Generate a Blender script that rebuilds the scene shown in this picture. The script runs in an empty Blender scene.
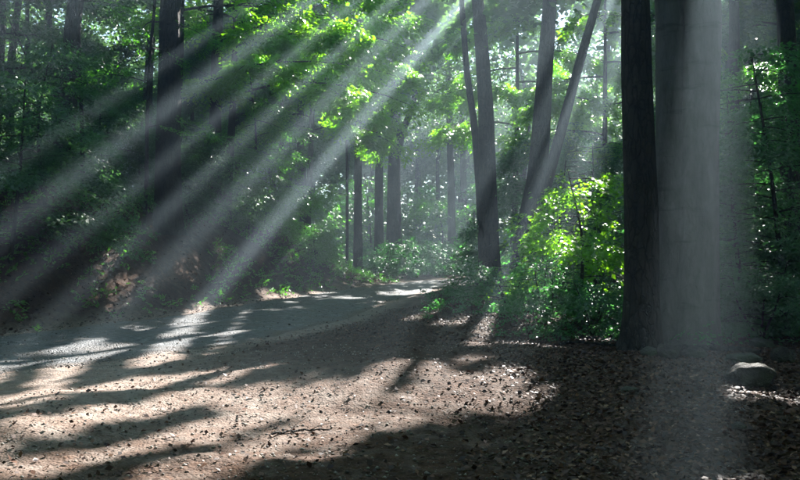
import bpy, math
import numpy as np
from mathutils import Vector

# ------------------------------------------------------------------ camera, sky, sun, exposure
sc = bpy.context.scene
R = math.radians
FPX, HORIZON, CAM_H = 768.0, 248.0, 1.6          # focal length and horizon in pixels of the 800x480 photograph
cam_data = bpy.data.cameras.new('camera')
cam = bpy.data.objects.new('camera', cam_data)
sc.collection.objects.link(cam)
cam_data.sensor_width = 36.0
cam_data.lens = FPX / 800 * 36
cam_data.clip_end = 2000
cam.location = (0, 0, CAM_H)
cam.rotation_euler = (R(90) + math.atan((HORIZON - 240) / FPX), 0, 0)
sc.camera = cam

SUN_AZ, SUN_EL = R(23.75), R(34.2)
world = bpy.data.worlds.new('World'); sc.world = world; world.use_nodes = True
wn = world.node_tree.nodes; wl = world.node_tree.links
sky = wn.new('ShaderNodeTexSky'); sky.sky_type = 'NISHITA'; sky.sun_disc = False
sky.sun_elevation = SUN_EL; sky.sun_rotation = SUN_AZ
sky.air_density = 1.0; sky.dust_density = 0.4; sky.ozone_density = 3.0
wl.new(sky.outputs[0], wn['Background'].inputs['Color'])
wn['Background'].inputs['Strength'].default_value = 0.05

S = np.array([math.sin(SUN_AZ) * math.cos(SUN_EL), math.cos(SUN_AZ) * math.cos(SUN_EL), math.sin(SUN_EL)])
sun_data = bpy.data.lights.new('sun', 'SUN'); sun_data.energy = 5.0; sun_data.angle = R(0.5)
sun_data.color = (1.0, 0.965, 0.92)
sun = bpy.data.objects.new('sun', sun_data); sc.collection.objects.link(sun)
sun.rotation_euler = Vector(-S).to_track_quat('-Z', 'Y').to_euler()
sun.location = (20, 40, 60)

sc.view_settings.view_transform = 'Standard'; sc.view_settings.look = 'None'
sc.view_settings.exposure = 2.66; sc.view_settings.gamma = 1.0
HAZE_DENSITY, HAZE_G = 0.0052, 0.40

cy = sc.cycles
cy.max_bounces = 4; cy.diffuse_bounces = 2; cy.glossy_bounces = 2; cy.transmission_bounces = 3
cy.volume_bounces = 0; cy.transparent_max_bounces = 4
cy.caustics_reflective = False; cy.caustics_refractive = False
cy.use_denoising = True; cy.denoiser = 'OPENIMAGEDENOISE'
cy.use_adaptive_sampling = True; cy.adaptive_threshold = 0.015
cy.sample_clamp_indirect = 4.0

rng = np.random.default_rng(7)
C = sc.collection

# ------------------------------------------------------------------ helpers
def at(px, py, Y):
    """point of the place seen at that pixel of the photograph at depth Y"""
    return np.array([(px - 400) / FPX * Y, Y, CAM_H - (py - HORIZON) / FPX * Y])

def mesh_obj(name, verts, faces, mat, parent=None, smooth=False, attr=None):
    verts = np.asarray(verts, np.float32).reshape(-1, 3)
    me = bpy.data.meshes.new(name)
    if isinstance(faces, np.ndarray):
        k = faces.shape[1]
        me.vertices.add(len(verts)); me.vertices.foreach_set('co', verts.ravel())
        me.loops.add(faces.size); me.loops.foreach_set('vertex_index', faces.astype(np.int32).ravel())
        me.polygons.add(len(faces))
        me.polygons.foreach_set('loop_start', np.arange(0, faces.size, k, dtype=np.int32))
        me.update(calc_edges=True)
    else:
        me.from_pydata([tuple(v) for v in verts], [], faces); me.update()
    if smooth:
        me.polygons.foreach_set('use_smooth', np.ones(len(me.polygons), bool))
    if attr:
        for k, v in attr.items():
            a = me.attributes.new(k, 'FLOAT', 'POINT'); a.data.foreach_set('value', np.asarray(v, np.float32))
    me.materials.append(mat)
    o = bpy.data.objects.new(name, me); C.objects.link(o)
    if parent: o.parent = parent
    return o

def tag(o, label=None, cat=None, group=None, kind=None):
    if label: o['label'] = label
    if cat: o['category'] = cat
    if group: o['group'] = group
    if kind: o['kind'] = kind
    return o

def thing(name, loc, label, cat, group=None):
    o = bpy.data.objects.new(name, None); C.objects.link(o)
    o.location = [float(v) for v in loc]; o.empty_display_size = 0.3
    return tag(o, label, cat, group)

def norm(v): return v / np.maximum(np.linalg.norm(v, axis=-1, keepdims=True), 1e-9)

def vnoise(x, y, seed=0):
    """smooth value noise 0..1 on arrays"""
    xi, yi = np.floor(x).astype(np.int64), np.floor(y).astype(np.int64)
    fx, fy = x - xi, y - yi
    fx, fy = fx * fx * (3 - 2 * fx), fy * fy * (3 - 2 * fy)
    def hsh(a, b):
        n = (a * 374761393 + b * 668265263 + seed * 69069) & 0x7fffffff
        n = ((n ^ (n >> 13)) * 1274126177) & 0x7fffffff
        return ((n ^ (n >> 16)) & 0xffff) / 65535.0
    return (hsh(xi, yi) * (1 - fx) + hsh(xi + 1, yi) * fx) * (1 - fy) + (hsh(xi, yi + 1) * (1 - fx) + hsh(xi + 1, yi + 1) * fx) * fy

def sstep(a, b, x):
    t = np.clip((x - a) / (b - a), 0, 1); return t * t * (3 - 2 * t)

# ------------------------------------------------------------------ materials
def new_mat(name):
    m = bpy.data.materials.new(name); m.use_nodes = True
    nt = m.node_tree; nt.nodes.clear()
    out = nt.nodes.new('ShaderNodeOutputMaterial')
    return m, nt, out

def ramp(nt, fac, stops):
    r = nt.nodes.new('ShaderNodeValToRGB'); e = r.color_ramp.elements
    while len(e) < len(stops): e.new(0.5)
    for i, (p, c) in enumerate(stops):
        e[i].position = p; e[i].color = (*c, 1)
    nt.links.new(fac, r.inputs[0]); return r.outputs[0]

def noise(nt, scale, detail=4, rough=0.55, vec=None, out='Fac'):
    n = nt.nodes.new('ShaderNodeTexNoise'); n.inputs['Scale'].default_value = scale
    n.inputs['Detail'].default_value = detail; n.inputs['Roughness'].default_value = rough
    if vec is not None: nt.links.new(vec, n.inputs['Vector'])
    return n.outputs[out]

def mixc(nt, fac, a, b, mode='MIX'):
    m = nt.nodes.new('ShaderNodeMix'); m.data_type = 'RGBA'; m.blend_type = mode
    for s, v in ((m.inputs[0], fac), (m.inputs[6], a), (m.inputs[7], b)):
        if hasattr(v, 'is_linked'): nt.links.new(v, s)
        elif isinstance(v, tuple): s.default_value = (*v, 1)
        else: s.default_value = v
    return m.outputs[2]

def math_n(nt, op, a, b=None, clamp=False):
    m = nt.nodes.new('ShaderNodeMath'); m.operation = op; m.use_clamp = clamp
    for s, v in ((m.inputs[0], a), (m.inputs[1], b)):
        if v is None: continue
        if hasattr(v, 'is_linked'): nt.links.new(v, s)
        else: s.default_value = v
    return m.outputs[0]

def maprange(nt, v, a, b):
    m = nt.nodes.new('ShaderNodeMapRange'); m.inputs[1].default_value = a; m.inputs[2].default_value = b
    nt.links.new(v, m.inputs[0]); return m.outputs[0]

def bump(nt, h, strength, dist):
    b = nt.nodes.new('ShaderNodeBump'); b.inputs['Strength'].default_value = strength
    b.inputs['Distance'].default_value = dist; nt.links.new(h, b.inputs['Height']); return b.outputs[0]

def objco(nt):
    t = nt.nodes.new('ShaderNodeTexCoord'); return t.outputs['Object']

def geom(nt): return nt.nodes.new('ShaderNodeNewGeometry')

def leaf_mat(name, dark, light, trans, gloss=0.5, rough=0.42):
    m, nt, out = new_mat(name)
    g = geom(nt)
    rnd = g.outputs['Random Per Island']
    big = noise(nt, 0.55, 2, 0.5, g.outputs['Position'])
    f = math_n(nt, 'ADD', math_n(nt, 'MULTIPLY', rnd, 0.65), math_n(nt, 'MULTIPLY', big, 0.45), True)
    col = mixc(nt, f, dark, light)
    tcol = mixc(nt, f, tuple(c * 0.75 for c in trans), trans)
    p = nt.nodes.new('ShaderNodeBsdfPrincipled')
    nt.links.new(col, p.inputs['Base Color']); p.inputs['Roughness'].default_value = rough
    p.inputs['Specular IOR Level'].default_value = gloss
    t = nt.nodes.new('ShaderNodeBsdfTranslucent'); nt.links.new(tcol, t.inputs['Color'])
    ad = nt.nodes.new('ShaderNodeAddShader')
    nt.links.new(p.outputs[0], ad.inputs[0]); nt.links.new(t.outputs[0], ad.inputs[1])
    nt.links.new(ad.outputs[0], out.inputs['Surface'])
    return m

LEAF_BEECH = leaf_mat('leaf_beech', (0.030, 0.065, 0.020), (0.060, 0.120, 0.028), (0.08, 0.30, 0.012))
LEAF_MAPLE = leaf_mat('leaf_maple', (0.040, 0.085, 0.016), (0.090, 0.160, 0.026), (0.18, 0.44, 0.008))
LEAF_SHRUB = leaf_mat('leaf_shrub', (0.026, 0.062, 0.034), (0.045, 0.105, 0.050), (0.05, 0.20, 0.035), 0.35, 0.5)
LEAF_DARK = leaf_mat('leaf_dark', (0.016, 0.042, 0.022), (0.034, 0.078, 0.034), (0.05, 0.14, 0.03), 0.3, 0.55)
LEAF_CANOPY = leaf_mat('leaf_canopy', (0.030, 0.065, 0.020), (0.060, 0.120, 0.028), (0.07, 0.16, 0.02), 0.4, 0.5)

def bark_mat(name, a, b, moss=0.25, vscale=6.0, crackf=0.7):
    m, nt, out = new_mat(name)
    co = objco(nt)
    mp = nt.nodes.new('ShaderNodeMapping'); mp.inputs['Scale'].default_value = (1, 1, 0.22)
    nt.links.new(co, mp.inputs['Vector'])
    n1 = noise(nt, vscale, 6, 0.65, mp.outputs[0])
    n2 = noise(nt, 1.3, 3, 0.6, co)
    n3 = noise(nt, 34, 4, 0.7, mp.outputs[0])
    vb = nt.nodes.new('ShaderNodeTexVoronoi'); vb.feature = 'DISTANCE_TO_EDGE'; vb.inputs['Scale'].default_value = vscale * 2.2
    nt.links.new(mixc(nt, 0.12, mp.outputs[0], noise(nt, 3, 3, 0.6, co, 'Color')), vb.inputs['Vector'])
    crack = maprange(nt, vb.outputs['Distance'], 0.0, 0.12)
    mb = nt.nodes.new('ShaderNodeMapping'); mb.inputs['Scale'].default_value = (0.5, 0.5, 3.0); nt.links.new(co, mb.inputs['Vector'])
    scar = maprange(nt, noise(nt, 2.2, 3, 0.6, mb.outputs[0]), 0.60, 0.70)
    col = ramp(nt, n1, [(0.3, a), (0.7, b)])
    col = mixc(nt, math_n(nt, 'MULTIPLY', scar, 0.45), col, tuple(c * .45 for c in a))
    col = mixc(nt, math_n(nt, 'MULTIPLY', math_n(nt, 'SUBTRACT', 1.0, crack), crackf), col, tuple(c * .4 for c in a))
    col = mixc(nt, math_n(nt, 'MULTIPLY', maprange(nt, n2, 0.5, 0.75), moss), col, (0.045, 0.062, 0.022))
    lich = maprange(nt, noise(nt, 3.6, 5, 0.7, co), 0.60, 0.72)
    col = mixc(nt, math_n(nt, 'MULTIPLY', lich, 0.35), col, (0.20, 0.20, 0.17))
    p = nt.nodes.new('ShaderNodeBsdfPrincipled'); nt.links.new(col, p.inputs['Base Color'])
    p.inputs['Roughness'].default_value = 0.85; p.inputs['Specular IOR Level'].default_value = 0.25
    h = math_n(nt, 'ADD', math_n(nt, 'ADD', n1, math_n(nt, 'MULTIPLY', crack, crackf * .6)), math_n(nt, 'MULTIPLY', n3, 0.5))
    nt.links.new(bump(nt, h, 1.0, 0.07), p.inputs['Normal'])
    nt.links.new(p.outputs[0], out.inputs['Surface'])
    return m

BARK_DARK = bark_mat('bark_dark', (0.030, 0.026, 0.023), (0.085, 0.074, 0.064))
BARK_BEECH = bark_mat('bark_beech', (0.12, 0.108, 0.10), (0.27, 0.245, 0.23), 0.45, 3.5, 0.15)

def ground_mat():
    m, nt, out = new_mat('forest_floor')
    g = geom(nt); co = g.outputs['Position']
    at_ = nt.nodes.new('ShaderNodeAttribute'); at_.attribute_name = 'dirt'
    am = nt.nodes.new('ShaderNodeAttribute'); am.attribute_name = 'moss'
    n1 = noise(nt, 3.0, 6, 0.65, co); n2 = noise(nt, 22, 5, 0.7, co); n0 = noise(nt, 0.5, 3, 0.5, co)
    vo = nt.nodes.new('ShaderNodeTexVoronoi'); vo.inputs['Scale'].default_value = 16; nt.links.new(co, vo.inputs['Vector'])
    vo2 = nt.nodes.new('ShaderNodeTexVoronoi'); vo2.inputs['Scale'].default_value = 42; nt.links.new(co, vo2.inputs['Vector'])
    litter = ramp(nt, noise(nt, 9, 5, 0.7, vo.outputs['Position']), [(0.25, (0.020, 0.011, 0.006)), (0.5, (0.055, 0.027, 0.014)), (0.75, (0.12, 0.060, 0.034))])
    dirt = ramp(nt, n2, [(0.25, (0.15, 0.103, 0.078)), (0.55, (0.32, 0.235, 0.190)), (0.8, (0.46, 0.370, 0.320))])
    peb = ramp(nt, noise(nt, 7, 2, 0.5, vo2.outputs['Position']), [(0.3, (0.10, 0.085, 0.075)), (0.7, (0.36, 0.31, 0.27))])
    dirt = mixc(nt, math_n(nt, 'MULTIPLY', maprange(nt, n1, 0.42, 0.6), 0.6), dirt, peb)
    f = math_n(nt, 'ADD', at_.outputs['Fac'], math_n(nt, 'MULTIPLY', math_n(nt, 'SUBTRACT', n1, 0.5), 1.6), True)
    col = mixc(nt, f, litter, dirt)
    mf = math_n(nt, 'MULTIPLY', am.outputs['Fac'], maprange(nt, n1, 0.40, 0.62), True)
    col = mixc(nt, mf, col, (0.045, 0.075, 0.018))
    p = nt.nodes.new('ShaderNodeBsdfPrincipled'); nt.links.new(col, p.inputs['Base Color'])
    p.inputs['Roughness'].default_value = 0.9; p.inputs['Specular IOR Level'].default_value = 0.2
    h = math_n(nt, 'ADD', math_n(nt, 'MULTIPLY', n2, 0.7), math_n(nt, 'MULTIPLY', vo2.outputs['Distance'], -0.6))
    h = math_n(nt, 'ADD', h, math_n(nt, 'MULTIPLY', vo.outputs['Distance'], -0.6))
    nt.links.new(bump(nt, h, 0.7, 0.028), p.inputs['Normal'])
    nt.links.new(p.outputs[0], out.inputs['Surface'])
    return m

def road_mat():
    m, nt, out = new_mat('gravel_road')
    co = geom(nt).outputs['Position']
    n1 = noise(nt, 1.4, 5, 0.6, co); n2 = noise(nt, 30, 5, 0.7, co)
    vo = nt.nodes.new('ShaderNodeTexVoronoi'); vo.inputs['Scale'].default_value = 34; nt.links.new(co, vo.inputs['Vector'])
    st = ramp(nt, noise(nt, 8, 2, 0.5, vo.outputs['Position']), [(0.3, (0.055, 0.058, 0.064)), (0.7, (0.30, 0.305, 0.315))])
    du = ramp(nt, n2, [(0.3, (0.11, 0.109, 0.108)), (0.7, (0.21, 0.207, 0.205))])
    col = mixc(nt, maprange(nt, n1, 0.38, 0.6), st, du)
    ed = nt.nodes.new('ShaderNodeAttribute'); ed.attribute_name = 'edge'
    ef = math_n(nt, 'ADD', ed.outputs['Fac'], math_n(nt, 'MULTIPLY', math_n(nt, 'SUBTRACT', n1, 0.5), 1.5), True)
    col = mixc(nt, ef, col, (0.17, 0.12, 0.09))
    p = nt.nodes.new('ShaderNodeBsdfPrincipled'); nt.links.new(col, p.inputs['Base Color'])
    p.inputs['Roughness'].default_value = 0.62; p.inputs['Specular IOR Level'].default_value = 0.5
    h = math_n(nt, 'ADD', math_n(nt, 'MULTIPLY', n2, 0.6), math_n(nt, 'MULTIPLY', vo.outputs['Distance'], -1.0))
    nt.links.new(bump(nt, h, 1.0, 0.06), p.inputs['Normal'])
    nt.links.new(p.outputs[0], out.inputs['Surface'])
    return m

def speck_mat(name, stops, rough=0.8, trans=0.0):
    m, nt, out = new_mat(name)
    g = geom(nt)
    col = ramp(nt, g.outputs['Random Per Island'], stops)
    p = nt.nodes.new('ShaderNodeBsdfPrincipled'); nt.links.new(col, p.inputs['Base Color'])
    p.inputs['Roughness'].default_value = rough; p.inputs['Specular IOR Level'].default_value = 0.3
    nt.links.new(p.outputs[0], out.inputs['Surface'])
    return m

def rock_mat(name, a, b, moss):
    m, nt, out = new_mat(name)
    co = objco(nt)
    n1 = noise(nt, 5, 6, 0.65, co); n2 = noise(nt, 2.0, 4, 0.6, co); n3 = noise(nt, 40, 4, 0.7, co)
    col = ramp(nt, n1, [(0.3, a), (0.7, b)])
    col = mixc(nt, math_n(nt, 'MULTIPLY', maprange(nt, n2, 0.45, 0.6), moss), col, (0.05, 0.075, 0.025))
    p = nt.nodes.new('ShaderNodeBsdfPrincipled'); nt.links.new(col, p.inputs['Base Color']); p.inputs['Roughness'].default_value = 0.8
    nt.links.new(bump(nt, math_n(nt, 'ADD', n1, math_n(nt, 'MULTIPLY', n3, 0.4)), 1.0, 0.10), p.inputs['Normal'])
    nt.links.new(p.outputs[0], out.inputs['Surface'])
    return m

GROUND, ROAD = ground_mat(), road_mat()
DEAD_LEAF = speck_mat('dead_leaf', [(0.0, (0.018, 0.008, 0.005)), (0.5, (0.060, 0.025, 0.012)), (0.88, (0.14, 0.060, 0.030)), (1.0, (0.28, 0.16, 0.10))], 0.6)
PEBBLE = speck_mat('pebble', [(0.0, (0.07, 0.065, 0.06)), (0.5, (0.20, 0.175, 0.155)), (1.0, (0.42, 0.38, 0.34))], 0.75)
ROCK = rock_mat('rock', (0.018, 0.014, 0.011), (0.075, 0.058, 0.045), 0.6)
ROCK_MOSS = rock_mat('rock_moss', (0.04, 0.042, 0.034), (0.12, 0.12, 0.10), 0.9)

# ------------------------------------------------------------------ terrain
CTRL = np.array([(-46, 1), (-30, 3.4), (-20, 5.8), (-12, 8.4), (-8, 10.3), (-5.7, 12.6), (-4.2, 15.5), (-3.0, 19), (-2.0, 24), (-0.4, 30), (2.2, 36), (6, 41.5), (12, 46), (20, 50), (35, 55), (60, 60)], float)
def catmull(P, k=14):
    out = []
    Q = np.vstack([2 * P[0] - P[1], P, 2 * P[-1] - P[-2]])
    for i in range(1, len(Q) - 2):
        p0, p1, p2, p3 = Q[i - 1:i + 3]
        for t in np.arange(k) / k:
            out.append(0.5 * (2 * p1 + (p2 - p0) * t + (2 * p0 - 5 * p1 + 4 * p2 - p3) * t**2 + (3 * p1 - p0 - 3 * p2 + p3) * t**3))
    out.append(P[-1]); return np.array(out)
LINE = catmull(CTRL)
TAN = norm(np.gradient(LINE, axis=0)); LEFT = np.stack([-TAN[:, 1], TAN[:, 0]], 1)

def road_dist(x, y):
    """signed distance to the road's centre line, left positive, and the depth of the nearest road point"""
    x = np.asarray(x, float).ravel(); y = np.asarray(y, float).ravel()
    d = np.empty(len(x)); yy = np.empty(len(x))
    for a in range(0, len(x), 20000):
        P = np.stack([x[a:a + 20000], y[a:a + 20000]], 1)
        dd = ((P[:, None, :] - LINE[None]) ** 2).sum(2); i = dd.argmin(1)
        sgn = np.sign(((P - LINE[i]) * LEFT[i]).sum(1))
        d[a:a + 20000] = np.sqrt(dd[np.arange(len(P)), i]) * np.where(sgn == 0, 1, sgn); yy[a:a + 20000] = LINE[i, 1]
    return d, yy

def half_width(y): return 2.35 - 0.65 * sstep(13, 28, y)

def height(x, y, ground=False):
    shp = np.shape(x)
    x = np.asarray(x, float).ravel(); y = np.asarray(y, float).ravel()
    d, yy = road_dist(x, y); hw = half_width(yy)
    e = np.abs(d) - hw
    off = sstep(0.0, 2.5, e)
    z = off * (0.30 * (vnoise(x * 0.30, y * 0.30, 3) - 0.4) + 0.12 * (vnoise(x * 0.9, y * 0.9, 5) - 0.5))
    z += 0.05 * (vnoise(x * 1.7, y * 1.7, 8) - 0.5) + 0.03 * (vnoise(x * 4.5, y * 4.5, 9) - 0.5)
    win = sstep(6, 12, yy) * (1 - sstep(30.5, 36.5, yy + 0.4 * np.clip(d - 3, 0, 20)))
    z += np.where(d > 0, sstep(0.15, 3.6, e) * 2.9 * win * (0.85 + 0.3 * vnoise(x * 0.35, y * 0.35, 4)), 0)
    z += np.where(d > 0, 0.06 * np.clip(e - 4, 0, 30) * win, 0)
    z += np.where(d < 0, sstep(0.2, 3.0, e) * 0.28 * sstep(12, 22, y), 0)
    z += 0.05 * np.clip(np.hypot(x, y) - 48, 0, 60)                       # the wood rises gently far off
    if ground: z -= 0.05 * (1 - sstep(-0.25, 0.02, e))                    # the bed below the road sheet
    return z.reshape(shp)

def hz(x, y): return float(height(np.array([x]), np.array([y]))[0])

def on_ground(px, py):
    Y = CAM_H * FPX / max(py - HORIZON, 4)
    for _ in range(12):
        X = (px - 400) / FPX * Y
        Y = 0.5 * Y + 0.5 * (CAM_H - hz(X, Y)) * FPX / max(py - HORIZON, 4)
    X = (px - 400) / FPX * Y
    return np.array([X, Y, hz(X, Y)])

def axis(lo, hi, near_lo, near_hi, fine, coarse):
    a = list(np.arange(near_lo, near_hi + 1e-6, fine)); s = fine; v = near_hi
    while v < hi: s = min(s * 1.18, coarse); v += s; a.append(min(v, hi))
    s = fine; v = near_lo; b = []
    while v > lo: s = min(s * 1.18, coarse); v -= s; b.append(max(v, lo))
    return np.array(b[::-1] + a)

gx = axis(-110, 110, -9, 8, 0.07, 4.0); gy = axis(-40, 150, 3.5, 15, 0.06, 4.0)
GX, GY = np.meshgrid(gx, gy)
GZ = height(GX, GY, True)
near = 1 - sstep(14, 24, GY)
GZ = GZ + near * 0.020 * (vnoise(GX * 11, GY * 11, 21) - 0.5) + near * 0.012 * (vnoise(GX * 23, GY * 23, 22) - 0.5)
nx, ny = len(gx), len(gy)
ii = np.arange(nx * ny).reshape(ny, nx)
gf = np.stack([ii[:-1, :-1], ii[:-1, 1:], ii[1:, 1:], ii[1:, :-1]], -1).reshape(-1, 4)
gd, gyy = road_dist(GX, GY)
ge = np.abs(gd) - half_width(gyy)
# bare trodden dirt beside the road in the foreground pull-out, leaf litter elsewhere
dirt = np.where(gd < 0, 1 - sstep(0.2, 0.9 + 4.0 * (1 - sstep(8.5, 12.5, GY.ravel())), ge - 1.8 * (1 - sstep(7, 11, GY.ravel()))), 1 - sstep(0.0, 0.9, ge))
dirt *= 1 - 0.97 * sstep(0.1, 1.7, GX.ravel() - 0.08 * GY.ravel())  # dark litter to the right, also deepening the shaded corner by colour
moss = np.where(gd > 0, sstep(1.5, 4.0, ge) * sstep(14, 22, gyy), 0.5 * sstep(0.5, 2.0, ge) * sstep(13, 18, GY.ravel()))
ground = mesh_obj('ground', np.stack([GX, GY, GZ], -1), gf, GROUND, smooth=True, attr={'dirt': dirt, 'moss': moss})
tag(ground, 'brown leaf-littered forest floor', None, None, 'structure')

def build_road():
    V, F, E = [], [], []
    seg = []
    acc = 0
    L = np.concatenate([[0], np.cumsum(np.linalg.norm(np.diff(LINE, axis=0), axis=1))])
    s = np.arange(0, L[-1], 0.16)
    cx, cyy = np.interp(s, L, LINE[:, 0]), np.interp(s, L, LINE[:, 1])
    lx, ly = np.interp(s, L, LEFT[:, 0]), np.interp(s, L, LEFT[:, 1])
    ts = np.linspace(-1, 1, 31)
    hw = half_width(cyy)
    wl_ = hw + 0.35 * (vnoise(s * 0.7, s * 0, 31) - 0.5) + 0.18 * (vnoise(s * 2.6, s * 0, 32) - 0.5)
    wr_ = hw + 0.55 * (vnoise(s * 0.5, s * 0, 33) - 0.5) + 0.22 * (vnoise(s * 2.9, s * 0, 34) - 0.5)
    W = np.where(ts[None, :] > 0, wl_[:, None], wr_[:, None]) * ts[None, :]
    X = cx[:, None] + lx[:, None] * W; Y = cyy[:, None] + ly[:, None] * W
    Z = height(X, Y) + 0.006 - 0.09 * np.clip(np.abs(ts) - 0.93, 0, 1)[None, :] / 0.07
    rut = np.exp(-((np.abs(W) - 0.85) / 0.28) ** 2)
    Z -= 0.035 * rut
    Z += 0.015 * (vnoise(X * 9, Y * 9, 41) - 0.5) + 0.03 * np.exp(-(W / 0.4) ** 2)
    n, k = X.shape
    ii = np.arange(n * k).reshape(n, k)
    f = np.stack([ii[:-1, :-1], ii[1:, :-1], ii[1:, 1:], ii[:-1, 1:]], -1).reshape(-1, 4)[:, ::-1]
    edge = np.broadcast_to(sstep(0.78, 1.0, np.abs(ts))[None, :], X.shape).ravel()
    o = mesh_obj('road', np.stack([X, Y, Z], -1), f, ROAD, smooth=True, attr={'edge': edge})
    tag(o, 'grey gravel track bending away through the wood', None, None, 'structure')
build_road()

# ------------------------------------------------------------------ where the canopy lets the sun through
COLUMNS = []           # (point, radius): an open column of sunlight that ends at that point
def beam(p, r, stretch=1.0): COLUMNS.append((np.asarray(p, float), r, stretch))
# sunlit patches on the track and the pull-out
for px, py, r in [(60, 352, .28), (120, 347, .26), (25, 362, .26), (100, 356, .2), (222, 331, .34), (200, 326, .2), (250, 368, .2),
                  (175, 380, .36), (140, 384, .3), (90, 391, .32), (40, 397, .3), (0, 404, .3), (225, 376, .22),
                  (190, 398, .2), (255, 394, .22), (150, 408, .18), (110, 414, .2), (65, 421, .2), (20, 430, .2),
                  (300, 402, .3), (340, 396, .26), (265, 412, .26), (225, 425, .22), (185, 436, .2), (140, 446, .18), (90, 455, .16), (30, 468, .18),
                  (370, 408, .22), (335, 422, .26), (300, 436, .24), (260, 450, .22), (220, 462, .2), (170, 474, .2), (345, 440, .14), (310, 456, .14),
                  (455, 394, .36), (485, 384, .33), (425, 404, .26), (440, 384, .25), (390, 369, .24), (425, 365, .22), (470, 360, .16), (505, 376, .2), (400, 420, .14),
                  (672, 366, .14), (690, 380, .12), (682, 398, .12), (752, 397, .2), (772, 397, .17), (700, 360, .12), (522, 407, .14), (535, 400, .1), (640, 470, .08)]:
    beam(on_ground(px, py), r * 1.22)
# the light shafts hanging in the air
def sheet(px, py, depths, r):                               # a slit between crowns: columns side by side, one behind the other
    for Y in depths: beam(at(px, py, Y), r)
sheet(196, 314, np.arange(11.5, 20.5, .45), .235)
sheet(262, 290, np.arange(13, 21, .5), .11)
sheet(157, 272, np.arange(7.2, 15, .32), .155)
sheet(112, 262, np.arange(7.0, 13, .32), .15)
sheet(52, 258, np.arange(6.8, 12, .32), .13)
sheet(70, 180, np.arange(8.0, 14, .4), .17)
sheet(30, 150, np.arange(8.0, 12, .4), .12)
sheet(497, 290, np.arange(13, 20, .7), .17)
for Y in np.arange(2.0, 4.9, .25):                           # the broad shaft before the pale twin trunk
    py = HORIZON + CAM_H * FPX / Y
    for dx, r in ((-54, .12), (-38, .14), (-20, .18), (0, .2), (18, .18), (36, .12)):
        if dx > -19 or Y < 3.8: beam(at(691 - .062 * (py - 452) + dx, py, Y), r)
# openings that light the boughs over the track, the leaves between the trunks and the young beech
for px, py, Y, r in [(10, 130, 16.8, .3), (35, 150, 17, .22), (105, 115, 45, 1.3), (130, 60, 42, .8), (760, 60, 20, .5), (720, 40, 30, .7), (775, 40, 15, .25),
                     (338, 232, 28.5, .45), (325, 222, 28, .4), (352, 252, 29.5, .4), (530, 60, 45, 1.3), (580, 90, 45, 1.1), (440, 60, 45, .8)]:
    beam(at(px, py, Y), r * (.8 if r > .5 else 1))

E1 = np.array([math.cos(SUN_AZ), -math.sin(SUN_AZ), 0]); E2 = np.cross(S, E1)
def is_open(P):
    m = np.zeros(len(P), bool)
    for p, r, k in COLUMNS:
        v = P - p; t = v @ S
        d2 = (v * v).sum(1) - t * t
        k = np.nonzero((t > -0.5) & (d2 < (r * 1.45 + 0.04) ** 2))[0]
        if len(k):                                           # ragged edges, as gaps between leaves have
            u, w = v[k] @ E1, v[k] @ E2
            rr = r * (.62 + .80 * (.65 * vnoise(u / (.5 * r + .12) + 7.3 * p[0] + 50, w / (.5 * r + .12) + 3.1 * p[1] + 50, 61) + .35 * vnoise(u * 9 + 80, w * 9 + 80, 62))) + .04
            m[k[d2[k] < rr ** 2]] = True
    return m

# ------------------------------------------------------------------ foliage
def leaf_quad(L, W, fold=0.18):
    return np.array([(0, 0, 0), (0.42 * L, W / 2, fold * W), (L, 0, -0.06 * L), (0.42 * L, -W / 2, fold * W)], float)

def rotz(a):
    c, s = math.cos(a), math.sin(a); return np.array([(c, -s, 0), (s, c, 0), (0, 0, 1)])
def rotx(a):
    c, s = math.cos(a), math.sin(a); return np.array([(1, 0, 0), (0, c, -s), (0, s, c)])
def roty(a):
    c, s = math.cos(a), math.sin(a); return np.array([(c, 0, s), (0, 1, 0), (-s, 0, c)])

def spray_template(r, twigs=4, per=5, leaf=0.15, droop=0.15, tilt=0.45):
    """a flat leafy twig of unit length along +x"""
    Q = []
    axes = [(np.zeros(3), 0.0, 1.0)]
    for i in range(twigs):
        t = 0.15 + 0.7 * i / max(twigs - 1, 1)
        for sgn in (-1, 1):
            axes.append((np.array([t + r.uniform(-.05, .05), 0, 0]), sgn * r.uniform(.6, 1.0), 0.55 * (1 - 0.55 * t)))
    for o, a, ln in axes:
        n = max(2, int(per * ln * 1.6))
        for j in range(n):
            u = (j + 0.7) / n * ln
            b = o + rotz(a) @ np.array([u, 0, -droop * u * u])
            b[2] -= droop * (b[0] ** 2) * 0.8
            sg = 1 if j % 2 else -1
            L = leaf * r.uniform(.75, 1.2)
            q = leaf_quad(L, L * r.uniform(.55, .7)) @ (rotz(a + sg * r.uniform(.35, .95)) @ roty(r.uniform(-.1, .5)) @ rotx(r.normal(0, tilt))).T
            Q.append(q + b)
    return np.array(Q).reshape(-1, 3)

r0 = np.random.default_rng(1)
FINE = [spray_template(r0) for _ in range(6)]                               # about 40 leaves
MID = [spray_template(r0, 3, 4, 0.21, 0.2) for _ in range(6)]               # about 22
COARSE = [spray_template(r0, 2, 3, 0.34, 0.2, 0.6) for _ in range(6)]       # about 12
BROAD = [spray_template(r0, 3, 4, 0.26, 0.3, 0.35) for _ in range(6)]       # bigger maple leaves

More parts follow.
